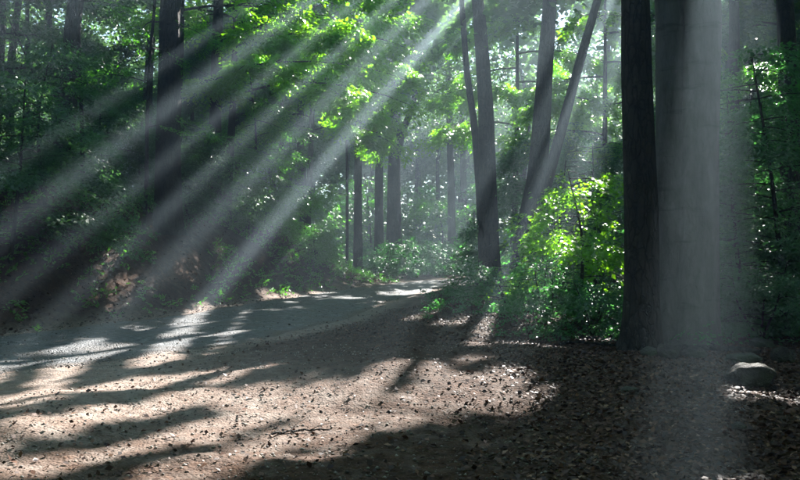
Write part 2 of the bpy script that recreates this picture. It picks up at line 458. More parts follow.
def sprays(temps, O, D, scale, r, roll=0.35, dropout=0.0):
    """place copies of the templates; returns leaf quads (n,4,3)"""
    O = np.asarray(O, float); D = norm(np.asarray(D, float)); N = len(O)
    up = np.array([0, 0, 1.0]) + r.normal(0, roll, (N, 3))
    Yv = norm(np.cross(up, D)); Zv = np.cross(D, Yv)
    M = np.stack([D, Yv, Zv], -1) * np.broadcast_to(scale, (N,))[:, None, None]
    which = r.integers(0, len(temps), N); out = []
    for k, T in enumerate(temps):
        s = which == k
        if s.any():
            V = np.einsum('nij,vj->nvi', M[s], T) + O[s][:, None, :]
            out.append(V.reshape(-1, 4, 3))
    Q = np.concatenate(out)
    if dropout: Q = Q[r.random(len(Q)) > dropout]
    return Q

def light_up(Q, n, r0_, r1_, r, box=(-20, 820, -30, 480)):
    """open the canopy above a few of these leaves, so that the sun reaches them"""
    c = Q.mean(1); px = 400 + FPX * c[:, 0] / c[:, 1]; py = HORIZON - FPX * (c[:, 2] - CAM_H) / c[:, 1]
    k = np.nonzero((px > box[0]) & (px < box[1]) & (py > box[2]) & (py < box[3]))[0]
    for i in r.choice(k, min(n, len(k)), replace=False): beam(c[i] + S * (.75 + r1_), r.uniform(r0_, r1_))

def leaves(name, Q, mat, parent, origin, carve=True):
    if carve: Q = Q[~is_open(Q.mean(1))]
    V = (Q - np.asarray(origin)).reshape(-1, 3)
    return mesh_obj(name, V, np.arange(len(V)).reshape(-1, 4), mat, parent)

def tube(pts, rad, seg=10, rough=0.0, seed=0, flare=0.0, cap=True):
    """a tapering limb through pts; flare widens the foot into root lobes"""
    P = np.asarray(pts, float); n = len(P)
    T = norm(np.gradient(P, axis=0))
    ref = np.array([1.0, 0, 0]) if abs(T[0, 0]) < 0.9 else np.array([0, 1.0, 0])
    a = np.arange(seg) / seg * 2 * math.pi
    V = []
    h0 = P[0, 2]
    for i in range(n):
        U = norm(ref - T[i] * (ref @ T[i])); W = np.cross(T[i], U); ref = U
        rr = np.full(seg, rad[i])
        if rough:
            rr *= 1 + rough * (vnoise(np.cos(a) * 1.6 + 40, np.sin(a) * 1.6 + P[i, 2] * 0.7 + 40, seed) - 0.5) * 2
        if flare:
            hh = max(P[i, 2] - h0, 0)
            lob = 0.55 + 0.45 * np.cos(a * 5 + seed) * np.cos(a * 2 + seed * 1.7)
            rr *= 1 + flare * math.exp(-hh / 0.28) * lob * 1.6 + 0.25 * flare * math.exp(-hh / 0.9)
        V.append(P[i] + rr[:, None] * (np.cos(a)[:, None] * U + np.sin(a)[:, None] * W))
    V = np.concatenate(V)
    ii = np.arange(n * seg).reshape(n, seg)
    F = np.stack([ii[:-1], np.roll(ii, -1, 1)[:-1], np.roll(ii, -1, 1)[1:], ii[1:]], -1).reshape(-1, 4)
    return V, F

def resample(pts, n):
    P = np.asarray(pts, float)
    if len(P) > 2: P = catmull(P, 10)
    L = np.concatenate([[0], np.cumsum(np.linalg.norm(np.diff(P, axis=0), axis=1))])
    s = np.linspace(0, L[-1], n)
    return np.stack([np.interp(s, L, P[:, k]) for k in range(3)], 1)

def stem(name, pts, r_bot, r_top, mat, parent, origin, n=26, seg=14, rough=0.06, flare=0.0, seed=0, power=1.0):
    P = resample(pts, n)
    if flare:                                                # more rings at the foot
        t = np.linspace(0, 1, n) ** 1.7
        L = resample(pts, 200); P = L[np.clip((t * 199).round().astype(int), 0, 199)]
        P[1:, :] += 0  # noqa
        keep = np.concatenate([[True], np.linalg.norm(np.diff(P, axis=0), axis=1) > 1e-4]); P = P[keep]
    t = np.linspace(0, 1, len(P)); zt = (P[:, 2] - P[0, 2]) / max(P[-1, 2] - P[0, 2], 1e-3) if flare else t
    rad = r_bot + (r_top - r_bot) * np.clip(zt, 0, 1) ** power
    V, F = tube(P, rad, seg, rough, seed, flare)
    return mesh_obj(name, V - np.asarray(origin), F, mat, parent, smooth=True)

def branch_path(start, az, length, rise, droop, r, n=7):
    """from start outwards, rising then drooping"""
    P = [np.asarray(start, float)]; a = az
    for i in range(1, n):
        t = i / (n - 1); a += r.normal(0, 0.10)
        sl = rise - droop * t
        d = np.array([math.sin(a) * math.cos(sl), math.cos(a) * math.cos(sl), math.sin(sl)])
        P.append(P[-1] + d * length / (n - 1))
    return np.array(P)

def leafy_branch(tree, origin, start, az, length, rise, droop, rad, temps, scale, dens, mat_bark, r, side=0.5):
    """a branch of its own plus the leaf sprays it carries (returned)"""
    P = branch_path(start, az, length, rise, droop, r)
    stem('branch', P, rad, rad * 0.18, mat_bark, tree, origin, n=8, seg=5, rough=0)
    Q = []
    D = norm(np.gradient(P, axis=0))
    n = max(4, int(dens * length))
    t = r.uniform(0.18, 1.0, n) ** 0.8
    idx = t * (len(P) - 1); i0 = np.clip(idx.astype(int), 0, len(P) - 2); f = idx - i0
    B = P[i0] * (1 - f)[:, None] + P[i0 + 1] * f[:, None]
    Dd = D[i0]
    sidev = norm(np.cross(Dd, np.array([0, 0, 1.0]))) * r.choice([-1, 1], n)[:, None]
    off = r.uniform(0, side, n) * (1.15 - t) * length
    dd = norm(Dd * 0.55 + sidev * r.uniform(.4, 1.1, n)[:, None] + np.stack([np.zeros(n), np.zeros(n), r.uniform(-.35, .12, n)], 1))
    O = B + sidev * off[:, None] * 0.6 + Dd * off[:, None] * 0.35 + np.stack([np.zeros(n), np.zeros(n), -0.22 * off + r.normal(0, .10, n)], 1)
    Q.append(sprays(temps, O, dd, scale * r.uniform(.7, 1.25, n), r))
    Q.append(sprays(temps, P[-1:], D[-1:], scale, r))
    return np.concatenate(Q)

def crown_quads(center, radii, n, leaf, r, clumps=26, spread=0.26):
    """leaf quads in uneven clumps through an ellipsoid"""
    c = r.normal(0, 1, (clumps, 3)); c = norm(c) * (r.random((clumps, 1)) ** 0.4)
    pts = c[r.integers(0, clumps, n)] + r.normal(0, spread, (n, 3))
    P = center + pts * np.asarray(radii)
    L = leaf * r.uniform(.7, 1.3, n)
    A = norm(np.stack([r.normal(0, 1, n), r.normal(0, 1, n), r.normal(-.2, .45, n)], 1))
    up = norm(np.array([0, 0, 1.0]) + r.normal(0, .6, (n, 3)))
    B = norm(np.cross(up, A)); Nn = np.cross(A, B)
    W = L * r.uniform(.55, .75, n)
    return np.stack([P - A * L[:, None] * .5, P + B * W[:, None] * .5 + Nn * W[:, None] * .12 - A * L[:, None] * .06, P + A * L[:, None] * .5,
                     P - B * W[:, None] * .5 + Nn * W[:, None] * .12 - A * L[:, None] * .06], 1)

CANOPY = []            # crowns still to be closed up: (tree, origin, quads)
def crown(tree, origin, center, radii, n, leaf, seed, mat=None, carve=True, clumps=26, name='crown', later=True):
    r = np.random.default_rng(seed)
    if tree is not None and later:
        q = crown_quads(np.asarray(center), radii, n, leaf, r, clumps)
        CANOPY.append([tree, np.asarray(origin, float), [q]]); return
    return leaves(name, crown_quads(np.asarray(center), radii, n, leaf, r, clumps), mat or LEAF_CANOPY, tree, origin, carve)

CANOPY_LEAF, CANOPY_N = 0.27, 4200
TOP = 20.5                                                   # tree tops stay below this

# ---- the trees one can tell apart: foot pixel and depth, way up as pixels, thickness
def big_tree(name, label, path_px, Y, w_bot, w_top, bark, seed, flare=0.5, crown_r=4.6, crown_n=CANOPY_N, crown_z=14.6, group=None, extra=None):
    pts = [at(px, py, Y) for px, py in path_px]
    x0, y0 = pts[0][0], Y
    base = np.array([x0, y0, hz(x0, y0) - 0.08])
    pts[0] = base
    last, prev = pts[-1], pts[-2]
    d = norm(last - prev); ext = max(15.5 - last[2], 1.0)
    top = last + np.array([d[0] * 0.3, 0.2, 1.0]) * ext
    pts += [0.5 * (last + top) + [0.05 * seed % 0.3, 0, 0], top]
    t = thing(name, base, label, 'tree', group)
    r = np.random.default_rng(seed)
    stem('trunk', pts, w_bot / 2, w_top / 2 * 0.5, bark, t, base, n=34, seg=18, flare=flare, seed=seed, power=0.9)
    for k in range(4):                                       # the limbs that carry the crown
        s = pts[-2] * (1 - k / 4) + pts[-1] * (k / 4)
        P = branch_path(s, r.uniform(0, 6.28), crown_r * 0.8, 0.9, 0.7, r)
        P[:, 2] = np.minimum(P[:, 2], TOP - 1.5)
        stem('branch', P, w_top * 0.25, 0.03, bark, t, base, n=8, seg=6, rough=0)
    crown(t, base, np.array([top[0], top[1], crown_z]), (crown_r, crown_r, 4.0), crown_n, CANOPY_LEAF, seed + 100)
    return t, base

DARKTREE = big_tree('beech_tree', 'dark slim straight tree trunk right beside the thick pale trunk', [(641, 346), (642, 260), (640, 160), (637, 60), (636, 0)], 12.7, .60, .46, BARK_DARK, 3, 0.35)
t, b = big_tree('beech_tree', 'thick pale grey twin trunk lit by a broad shaft of light', [(676, 348), (672, 250), (671, 120), (670, 0), (660, -60), (635, -130), (600, -220)], 13.2, .62, .50, BARK_BEECH, 4, 0.45)  # both stems bent left, unseen above, to let the light shaft by
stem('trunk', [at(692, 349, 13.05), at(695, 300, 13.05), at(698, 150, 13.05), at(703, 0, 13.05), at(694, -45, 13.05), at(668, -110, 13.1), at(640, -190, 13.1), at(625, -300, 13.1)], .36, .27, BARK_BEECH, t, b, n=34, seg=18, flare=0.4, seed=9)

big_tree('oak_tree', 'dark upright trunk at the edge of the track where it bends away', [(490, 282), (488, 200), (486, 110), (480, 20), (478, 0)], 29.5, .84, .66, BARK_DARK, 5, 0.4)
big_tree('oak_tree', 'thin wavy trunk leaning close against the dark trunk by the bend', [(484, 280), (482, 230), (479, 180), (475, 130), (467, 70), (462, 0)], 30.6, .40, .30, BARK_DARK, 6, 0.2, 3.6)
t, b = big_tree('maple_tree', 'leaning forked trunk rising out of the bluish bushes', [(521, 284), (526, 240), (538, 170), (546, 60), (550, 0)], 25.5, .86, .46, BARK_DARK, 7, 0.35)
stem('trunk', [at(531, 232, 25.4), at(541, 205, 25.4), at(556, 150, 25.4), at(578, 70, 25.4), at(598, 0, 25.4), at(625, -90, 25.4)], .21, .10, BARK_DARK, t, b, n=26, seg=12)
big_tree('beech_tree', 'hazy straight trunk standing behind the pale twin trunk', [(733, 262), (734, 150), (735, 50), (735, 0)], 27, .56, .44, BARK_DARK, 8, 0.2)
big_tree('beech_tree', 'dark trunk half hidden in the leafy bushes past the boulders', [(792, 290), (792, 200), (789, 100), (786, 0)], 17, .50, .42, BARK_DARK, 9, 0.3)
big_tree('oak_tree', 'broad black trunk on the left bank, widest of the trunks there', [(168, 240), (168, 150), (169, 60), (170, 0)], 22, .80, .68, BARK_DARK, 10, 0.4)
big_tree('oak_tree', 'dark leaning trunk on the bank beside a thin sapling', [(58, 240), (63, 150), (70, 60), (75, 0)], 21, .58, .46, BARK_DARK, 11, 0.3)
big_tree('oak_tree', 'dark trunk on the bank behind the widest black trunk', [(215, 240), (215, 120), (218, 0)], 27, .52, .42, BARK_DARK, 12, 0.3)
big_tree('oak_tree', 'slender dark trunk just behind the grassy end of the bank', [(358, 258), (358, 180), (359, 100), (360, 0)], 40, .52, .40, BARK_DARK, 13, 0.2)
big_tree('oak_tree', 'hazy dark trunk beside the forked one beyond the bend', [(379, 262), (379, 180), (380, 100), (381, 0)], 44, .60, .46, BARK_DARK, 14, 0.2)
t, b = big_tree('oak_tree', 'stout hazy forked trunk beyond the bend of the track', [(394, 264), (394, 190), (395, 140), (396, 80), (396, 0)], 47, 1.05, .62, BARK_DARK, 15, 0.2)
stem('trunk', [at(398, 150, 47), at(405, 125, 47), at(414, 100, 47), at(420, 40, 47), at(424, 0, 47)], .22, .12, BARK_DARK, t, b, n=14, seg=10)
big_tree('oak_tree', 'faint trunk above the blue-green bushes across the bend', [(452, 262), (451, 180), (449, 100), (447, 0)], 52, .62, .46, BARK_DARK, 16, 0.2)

def pole(name, label, path_px, Y, w, seed, group=None):
    """a thin young tree with a few side twigs and a small crown"""
    r = np.random.default_rng(seed)
    pts = [at(px, py, Y) for px, py in path_px]
    base = np.array([pts[0][0], Y, hz(pts[0][0], Y) - 0.05]); pts[0] = base
    top = pts[-1] + np.array([0.1, 0.1, max(11 - pts[-1][2], 1.0)]); pts.append(top)
    t = thing(name, base, label, 'tree', group)
    stem('trunk', pts, w / 2, w * 0.2, BARK_DARK, t, base, n=24, seg=8)
    Q = []
    P = resample(pts, 40)
    for k in range(9):
        s = P[int(r.integers(10, 39))]
        Q.append(leafy_branch(t, base, s, r.uniform(0, 6.28), r.uniform(.9, 1.9), .35, .7, w * .16, FINE, .5, 9, BARK_DARK, r))
    leaves('crown', np.concatenate(Q), LEAF_BEECH, t, base)
pole('young_tree', 'thin crooked sapling stem in front of the widest black trunk', [(143, 265), (146, 190), (147, 110), (150, 50), (154, 0)], 20.6, .13, 21)
pole('young_tree', 'thin sapling stem right beside the dark leaning trunk', [(82, 250), (82, 150), (79, 60), (78, 0)], 19.5, .12, 22)
pole('young_tree', 'very thin stem near the grassy end of the bank', [(347, 258), (347, 165), (345, 80), (344, 0)], 38, .17, 23)

# ---- the wood around and behind: shared trunks, crowns of their own where they shade the scene
fill_r = np.random.default_rng(77)
VAR = []
for k in range(5):
    h = 15.5
    pts = np.array([(0, 0, 0), (fill_r.normal(0, .15), fill_r.normal(0, .15), 5), (fill_r.normal(0, .3), fill_r.normal(0, .3), 10), (fill_r.normal(0, .4), fill_r.normal(0, .4), h)])
    o = stem('trunk', pts, .27, .10, BARK_DARK, None, (0, 0, 0), n=16, seg=9, flare=0.25, seed=k)
    C.objects.unlink(o); VAR.append((o.data, pts))
LIMB = []
for k in range(4):
    P = branch_path((0, 0, 0), 0, 3.4, .9, .6, fill_r)
    o = stem('branch', P, .07, .015, BARK_DARK, None, (0, 0, 0), n=8, seg=5, rough=0); C.objects.unlink(o); LIMB.append(o.data)
FARCROWN = []
for k in range(5):
    o = crown(None, (0, 0, 0), np.array([0, 0, 13.0]), (3.9, 3.9, 5.2), 6500, .34, 500 + k, carve=False, clumps=30); C.objects.unlink(o); FARCROWN.append(o.data)

NEARCROWN = []  # dense low crowns added out of view to hold back skylight
for k in range(3):
    o = crown(None, (0, 0, 0), np.array([0, 0, 10.5]), (3.6, 3.6, 7.2), 9000, .36, 540 + k, carve=False, clumps=44); C.objects.unlink(o); NEARCROWN.append(o.data)

placed = [(o.location.x, o.location.y) for o in C.objects if o.get('category') == 'tree']
spots = []
cand = []
for _ in range(9000):
    x, y = fill_r.uniform(-58, 62), fill_r.uniform(12, 104)
    cand.append((x, y))
CX = np.array(cand); cd, cyv = road_dist(CX[:, 0], CX[:, 1])
for (x, y), d in zip(cand, cd):
    if abs(d) < 3.6: continue
    q = x / y
    if abs(x) > 0.62 * y + 16: continue
    px = 400 + FPX * q
    if y < 34 and -0.54 < q < 0.54:
        # inside the picture and near: only where other trunks or leaves hide it
        if not (q < -0.30 and y > 26) and not (0.30 < q < 0.52 and y > 24): continue
    if y < 20 and q < 0 and x > -16: continue
    if 400 < px < 640 and y < 50: continue
    if 330 < px < 470 and y < 58: continue
    mind = 4.6 if y < 60 else 5.6
    if any((x - a) ** 2 + (y - b) ** 2 < mind * mind for a, b in placed): continue
    placed.append((x, y)); spots.append((x, y))
MARKS = [(-10, 'the broad dark beech by the track'), (64, 'the dark leaning trunk'), (118, 'the gap between leaning and widest trunk'), (169, 'the widest black trunk'), (217, 'the dark trunk next to the widest one'),
         (290, 'the maple with yellow-green boughs'), (358, 'the slender trunk at the bank end'), (395, 'the stout forked trunk'), (450, 'the faint trunk across the bend'), (484, 'the dark upright trunk by the bend'),
         (535, 'the leaning forked trunk'), (600, 'the bright young beech'), (640, 'the dark slim trunk'), (690, 'the pale twin trunk'), (735, 'the hazy straight trunk'), (792, 'the trunk in the leafy bushes'), (900, 'the dark bushes past the boulders')]
for i, (x, y) in enumerate(spots):
    base = np.array([x, y, hz(x, y) - 0.1])
    s = fill_r.uniform(.65, 1.25)
    mark = min(MARKS, key=lambda m: abs(m[0] - (400 + FPX * x / y)))[1]
    size = 'slim' if s < .85 else 'middling' if s < 1.05 else 'stout'
    t = thing('forest_tree', base, ('faint %s trunk far behind %s' if y > 55 else '%s shadowy trunk behind %s') % (size, mark), 'tree', ('far ' if y > 55 else 'nearer ') + size + ' trunks behind ' + mark)
    md, pts = VAR[i % 5]
    o = bpy.data.objects.new('trunk', md); C.objects.link(o); o.parent = t; o.scale = (s, s, 1); o.rotation_euler = (0, 0, fill_r.uniform(0, 6.28))
    for k in range(3):
        b_ = bpy.data.objects.new('branch', LIMB[(i + k) % 4]); C.objects.link(b_); b_.parent = t
        b_.location = (0, 0, 8.5 + 2 * k); b_.rotation_euler = (0, 0, fill_r.uniform(0, 6.28))
    if y < 72:
        rr = fill_r.uniform(3.3, 4.6)
        low = sstep(30, 50, y)
        crown(t, base, np.array([x, y, 14.8 - 1.6 * float(low)]), (rr, rr, 3.8 + 1.4 * float(low)), int(CANOPY_N * (0.7 if y < 50 else .5)), CANOPY_LEAF, 900 + i)
    else:
        o = bpy.data.objects.new('crown', FARCROWN[i % 5]); C.objects.link(o); o.parent = t; o.rotation_euler = (0, 0, fill_r.uniform(0, 6.28))
        o.scale = (1.15, 1.15, 1.0)
print('forest trees', len(spots))

# more of the wood all round the viewpoint, outside the picture, added to block skylight
n_all = len(placed)
for _ in range(2600):
    x, y = fill_r.uniform(-32, 32), fill_r.uniform(-26, 22)
    if abs(x) < .60 * y + (6.2 if y > -4 else 3.5) or abs(float(road_dist([x], [y])[0][0])) < 3.4 or math.hypot(x, y) < 5.0: continue
    if any((x - a) ** 2 + (y - b) ** 2 < 4.8 ** 2 for a, b in placed): continue
    placed.append((x, y)); i += 1
    t = thing('forest_tree', (x, y, hz(x, y) - .1), 'unseen tall beech around the viewpoint, added to block skylight', 'tree', 'unseen trees added against skylight')
    o = bpy.data.objects.new('trunk', VAR[i % 5][0]); C.objects.link(o); o.parent = t
    o = bpy.data.objects.new('crown', NEARCROWN[i % 3]); C.objects.link(o); o.parent = t; o.rotation_euler = (0, 0, fill_r.uniform(0, 6.28)); o.scale = (1.1, 1.1, 1)
print('trees around', len(placed) - n_all)

# a beech wood closes its canopy: add leaves to the crowns wherever the sun would still come through,
# except along the open columns
def close_canopy(target=6.0, cell=0.2):
    e1 = np.array([math.cos(SUN_AZ), -math.sin(SUN_AZ), 0]); e2 = np.cross(S, e1)
    r = np.random.default_rng(99)
    gX, gY = np.meshgrid(np.arange(-38, 22, .5), np.arange(-3, 64, .5))
    g = np.stack([gX.ravel(), gY.ravel(), np.zeros(gX.size)], 1)
    g = g[(np.abs(g[:, 0]) < .60 * g[:, 1] + 4)]
    u0, v0 = (g @ e1).min() - 1, (g @ e2).min() - 3; u1, v1 = (g @ e1).max() + 1, (g @ e2).max() + 3
    nu, nv = int((u1 - u0) / cell) + 1, int((v1 - v0) / cell) + 1
    od = np.zeros(nu * nv)
    for _, _, qs in CANOPY:
        q = qs[0]; c = q.mean(1)
        ar = np.cross(q[:, 2] - q[:, 0], q[:, 3] - q[:, 1]) * .5
        a = np.abs(ar @ S)
        iu, iv = ((c @ e1 - u0) / cell).astype(int), ((c @ e2 - v0) / cell).astype(int)
        k = (iu >= 0) & (iu < nu) & (iv >= 0) & (iv < nv)
        np.add.at(od, iu[k] * nv + iv[k], a[k] / cell ** 2)
    od = od.reshape(nu, nv)
    od = (od + np.roll(od, 1, 0) + np.roll(od, -1, 0) + np.roll(od, 1, 1) + np.roll(od, -1, 1)) / 5
    U, V = np.meshgrid(np.arange(nu), np.arange(nv), indexing='ij')
    # only the part of the sun plane that falls on the ground one sees
    su, sv = (u0 + (U + .5) * cell), (v0 + (V + .5) * cell)
    gp = su[..., None] * e1 + sv[..., None] * e2; gp = gp - S * (gp[..., 2:3] / S[2])
    fade = (np.abs(gp[..., 0]) < .60 * gp[..., 1] + 4) * np.where(gp[..., 0] < -.16 * gp[..., 1], 1 - .35 * sstep(26, 34, gp[..., 1]) - .5 * sstep(48, 62, gp[..., 1]), 1 - sstep(24, 40, gp[..., 1])) * (gp[..., 1] > -3)
    need = np.clip(target * fade - od, 0, None)
    L0 = .40
    per = .5 * L0 * L0 * .68 * .85 / cell ** 2
    cnt = r.poisson(need / per)
    tot = int(cnt.sum())
    su = np.repeat(su.ravel(), cnt.ravel()) + r.uniform(-.5, .5, tot) * cell; sv = np.repeat(sv.ravel(), cnt.ravel()) + r.uniform(-.5, .5, tot) * cell
    P0 = su[:, None] * e1 + sv[:, None] * e2
    base = np.array([o[1] for o in CANOPY])
    best = np.full(tot, 1e9); bt = np.zeros(tot); bi = np.zeros(tot, int)
    for z in (12.5, 14, 15.5, 17, 18.2):
        P = P0 + S * ((z - P0[:, 2:3]) / S[2])
        d = np.hypot(P[:, None, 0] - base[None, :, 0], P[:, None, 1] - base[None, :, 1]) + r.uniform(0, 1.5, (tot, 1))
        i = d.argmin(1); d = d[np.arange(tot), i]
        k = d < best; best[k] = d[k]; bt[k] = z; bi[k] = i[k]
    z = bt + r.uniform(-.8, .8, tot)
    P = P0 + S * ((z - P0[:, 2]) / S[2])[:, None]
    k = ~is_open(P) & (best < 6.5); P, bi = P[k], bi[k]; n = len(P)
    Nn = norm(S * 1.0 + np.array([0, 0, .4]) + r.normal(0, .3, (n, 3)))
    A = norm(np.cross(Nn, r.normal(0, 1, (n, 3)))); B = np.cross(Nn, A)
    L = L0 * r.uniform(.75, 1.25, n)[:, None]; W = L * .68
    Q = np.stack([P - A * L * .5, P + B * W * .5 - A * L * .06, P + A * L * .5, P - B * W * .5 - A * L * .06], 1)
    for j in range(len(CANOPY)):
        m = bi == j
        if m.any(): CANOPY[j][2].append(Q[m])
    print('canopy leaves added', n)


# ------------------------------------------------------------------ low leafy branches and young beeches one sees
def sapling(name, label, cat, base_px, Y, h, spread, n_br, leafm, temps, scale, dens, seed, stems=1, low=0.15, rise=.25, droop=.5, group=None, az=None, carve=True, lit=0):
    r = np.random.default_rng(seed)
    x = (base_px - 400) / FPX * Y
    base = np.array([x, Y, hz(x, Y) - 0.04])
    t = thing(name, base, label, cat, group)
    Q = []
    for s in range(stems):
        a = r.uniform(0, 6.28); lean = (0.10 if stems == 1 else 0.32) * h
        tip = base + np.array([math.sin(a) * lean, math.cos(a) * lean, h * r.uniform(.85, 1.0)])
        mid = base * .5 + tip * .5 + np.array([r.normal(0, .06 * h), r.normal(0, .06 * h), 0])
        w = 0.012 + 0.010 * h
        stem('stem', [base, mid, tip], w, w * .2, BARK_DARK, t, base, n=14, seg=6)
        P = resample([base, mid, tip], 40)
        for k in range(n_br // stems):
            u = low + (1 - low) * (k + r.random()) / (n_br // stems)
            s0 = P[min(int(u * 39), 39)]
            ln = spread * (1.15 - 0.7 * u) * r.uniform(.7, 1.2)
            aa = r.uniform(0, 6.28) if az is None else az + r.normal(0, .9)
            Q.append(leafy_branch(t, base, s0, aa, ln, rise * r.uniform(.4, 1.3), droop, .004 + w * .16, temps, scale, dens, BARK_DARK, r))
    Q = np.concatenate(Q)
    if lit: light_up(Q, lit, .18, .34, r)
    leaves('foliage', Q, leafm, t, base, carve)
    return t

# beside the bend, in front of the forked trunk
sapling('young_beech', 'bright green sunlit young beech between the forked and the dark slim trunk', 'young tree', 580, 17.0, 3.7, 1.8, 24, LEAF_MAPLE, MID, .5, 9, 31, lit=14)
sapling('young_beech', 'small glowing green sapling behind the bluish bushes', 'young tree', 555, 19.5, 3.9, 1.7, 20, LEAF_MAPLE, MID, .55, 8, 32, lit=10)
sapling('leafy_bush', 'blue-green leafy bush at the foot of the dark slim trunk', 'bush', 592, 14.4, 1.15, 1.1, 15, LEAF_SHRUB, MID, .36, 12, 33, 3)
sapling('leafy_bush', 'blue-green leafy bush under the bright young beech', 'bush', 545, 15.2, 1.35, 1.3, 16, LEAF_SHRUB, MID, .36, 12, 34, 3)
sapling('leafy_bush', 'pale misty bush in the light shaft below the forked trunk', 'bush', 508, 17.5, 1.3, 1.3, 16, LEAF_SHRUB, MID, .38, 12, 35, 3)
sapling('leafy_bush', 'low bush on the verge close to the dark trunk by the bend', 'bush', 474, 21, .55, .8, 10, LEAF_SHRUB, FINE, .36, 14, 36, 3)
# right-hand side
sapling('young_beech', 'dark leafy beech arching over the boulders beside the pale trunk', 'young tree', 745, 15.5, 5.0, 2.0, 34, LEAF_SHRUB, FINE, .62, 11, 41)
sapling('young_beech', 'tall leafy beech with drooping layered branches past the boulders', 'young tree', 785, 14.5, 5.8, 2.4, 40, LEAF_SHRUB, FINE, .62, 11, 42)
sapling('young_beech', 'young beech with green layers behind the hazy straight trunk', 'young tree', 765, 21, 7.5, 2.6, 44, LEAF_BEECH, FINE, .7, 10, 43)
sapling('leafy_bush', 'dark bush spreading behind the boulders', 'bush', 760, 13.6, 1.5, 1.5, 24, LEAF_SHRUB, FINE, .42, 15, 44, 3)
sapling('leafy_bush', 'small dark bush between the pale twin trunk and the boulders', 'bush', 724, 14.6, 1.2, 1.0, 16, LEAF_SHRUB, FINE, .42, 15, 45, 3)
sapling('young_beech', 'teal misty young beech between the forked trunk and the dark slim trunk', 'young tree', 606, 27, 6.0, 2.8, 40, LEAF_SHRUB, FINE, .8, 9, 46)
sapling('young_beech', 'misty young beech seen right behind the leaning fork', 'young tree', 566, 31, 6.5, 2.9, 40, LEAF_SHRUB, FINE, .85, 9, 47)
sapling('young_beech', 'misty beech rising behind the gap beside the pale trunk', 'young tree', 660, 30, 7.0, 3.0, 40, LEAF_SHRUB, FINE, .85, 9, 48)
# left bank
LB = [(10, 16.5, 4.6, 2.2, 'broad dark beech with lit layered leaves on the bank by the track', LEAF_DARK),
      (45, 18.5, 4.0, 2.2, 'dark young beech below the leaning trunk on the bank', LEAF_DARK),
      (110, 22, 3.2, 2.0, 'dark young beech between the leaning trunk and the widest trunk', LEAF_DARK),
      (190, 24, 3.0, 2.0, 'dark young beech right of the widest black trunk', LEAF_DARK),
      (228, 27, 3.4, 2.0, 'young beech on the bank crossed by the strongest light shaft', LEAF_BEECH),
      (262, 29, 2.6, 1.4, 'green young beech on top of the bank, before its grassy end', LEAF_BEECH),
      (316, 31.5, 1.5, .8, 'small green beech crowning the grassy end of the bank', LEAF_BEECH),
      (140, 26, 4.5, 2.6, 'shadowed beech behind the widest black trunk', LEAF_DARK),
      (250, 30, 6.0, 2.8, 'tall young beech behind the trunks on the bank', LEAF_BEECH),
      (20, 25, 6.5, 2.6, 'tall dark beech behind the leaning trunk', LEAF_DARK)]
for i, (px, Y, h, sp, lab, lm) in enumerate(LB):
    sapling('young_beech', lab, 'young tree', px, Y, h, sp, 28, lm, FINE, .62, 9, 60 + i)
# beyond the bend
far_lab = [(383, 40, 'rounded blue-green bush beside the grassy end of the bank'), (408, 42.5, 'blue-green bush below the stout forked trunk'),
           (433, 44.5, 'misty bush at the outer side of the bend'), (460, 47, 'misty bush behind the dark trunk by the bend')]
for i, (px, Y, lab) in enumerate(far_lab):
    sapling('leafy_bush', lab, 'bush', px, Y, 2.0, 2.0, 20, LEAF_SHRUB, MID, .7, 9, 90 + i, 3, low=.05)
fl = [(335, 52), (372, 56), (412, 58), (440, 55), (475, 60), (510, 52), (545, 48), (580, 54), (615, 50), (300, 48), (262, 52), (220, 46), (180, 50), (130, 48), (90, 54), (40, 50), (5, 46), (655, 46), (700, 42), (760, 40), (795, 44)]
for i, (px, Y) in enumerate(fl):
    mark = min(MARKS, key=lambda m: abs(m[0] - px))[1]
    sapling('understory_tree', ('misty %s understory tree behind ' % ('green' if i % 2 else 'blue-green')) + mark, 'young tree', px, Y, 5.5 + 2.5 * (i * 37 % 10) / 10, 3.2, 28, LEAF_BEECH if i % 2 else LEAF_SHRUB, MID, 1.2, 4.6, 120 + i,
            group='understory trees deep in the wood')

# long low limbs hanging over the track: each belongs to a tree on the bank
def overhang(label, base_px, Y, limbs, seed, leafm, h=10.5, w=.34, temps=BROAD, scale=.62, dens=13, lit=0, box=(-20, 820, -30, 480)):
    r = np.random.default_rng(seed)
    x = (base_px - 400) / FPX * Y; base = np.array([x, Y, hz(x, Y) - .06])
    t = thing('maple_tree', base, label, 'tree')
    top = base + np.array([.3, .2, h])
    stem('trunk', [base, base * .5 + top * .5 + [.1, 0, 0], top], w / 2, .05, BARK_DARK, t, base, n=20, seg=10, flare=.2)
    Q = []
    for zf, az, ln, rise, droop in limbs:
        s = base + (top - base) * zf
        Q.append(leafy_branch(t, base, s, R(az), ln, rise, droop, .05, temps, scale, dens, BARK_DARK, r, .55))
        P = branch_path(s, R(az), ln * .7, rise, droop, r)
        for k in (2, 3, 4, 5):
            Q.append(leafy_branch(t, base, P[k], R(az) + r.choice([-1, 1]) * r.uniform(.5, 1.1), ln * .45, rise * .5, droop * 1.1, .025, temps, scale, dens, BARK_DARK, r, .5))
    Q = np.concatenate(Q)
    if lit: light_up(Q, lit, .25, .50, r, box)
    leaves('crown', Q, leafm, t, base)
    return t
overhang('maple on the bank with bright yellow-green boughs over the track', 226, 27.5, [(.42, 105, 7.0, .35, .75), (.52, 85, 6.6, .35, .7), (.60, 120, 7.0, .3, .7), (.68, 75, 6.2, .3, .7), (.78, 105, 6.8, .2, .6), (.5, 140, 3.2, .3, .7), (.64, 20, 3.4, .3, .7), (.85, 140, 3.8, .2, .7), (.7, 250, 3.0, .3, .7), (.45, 200, 2.6, .3, .7)], 201, LEAF_MAPLE, lit=20, box=(240, 500, -20, 200))
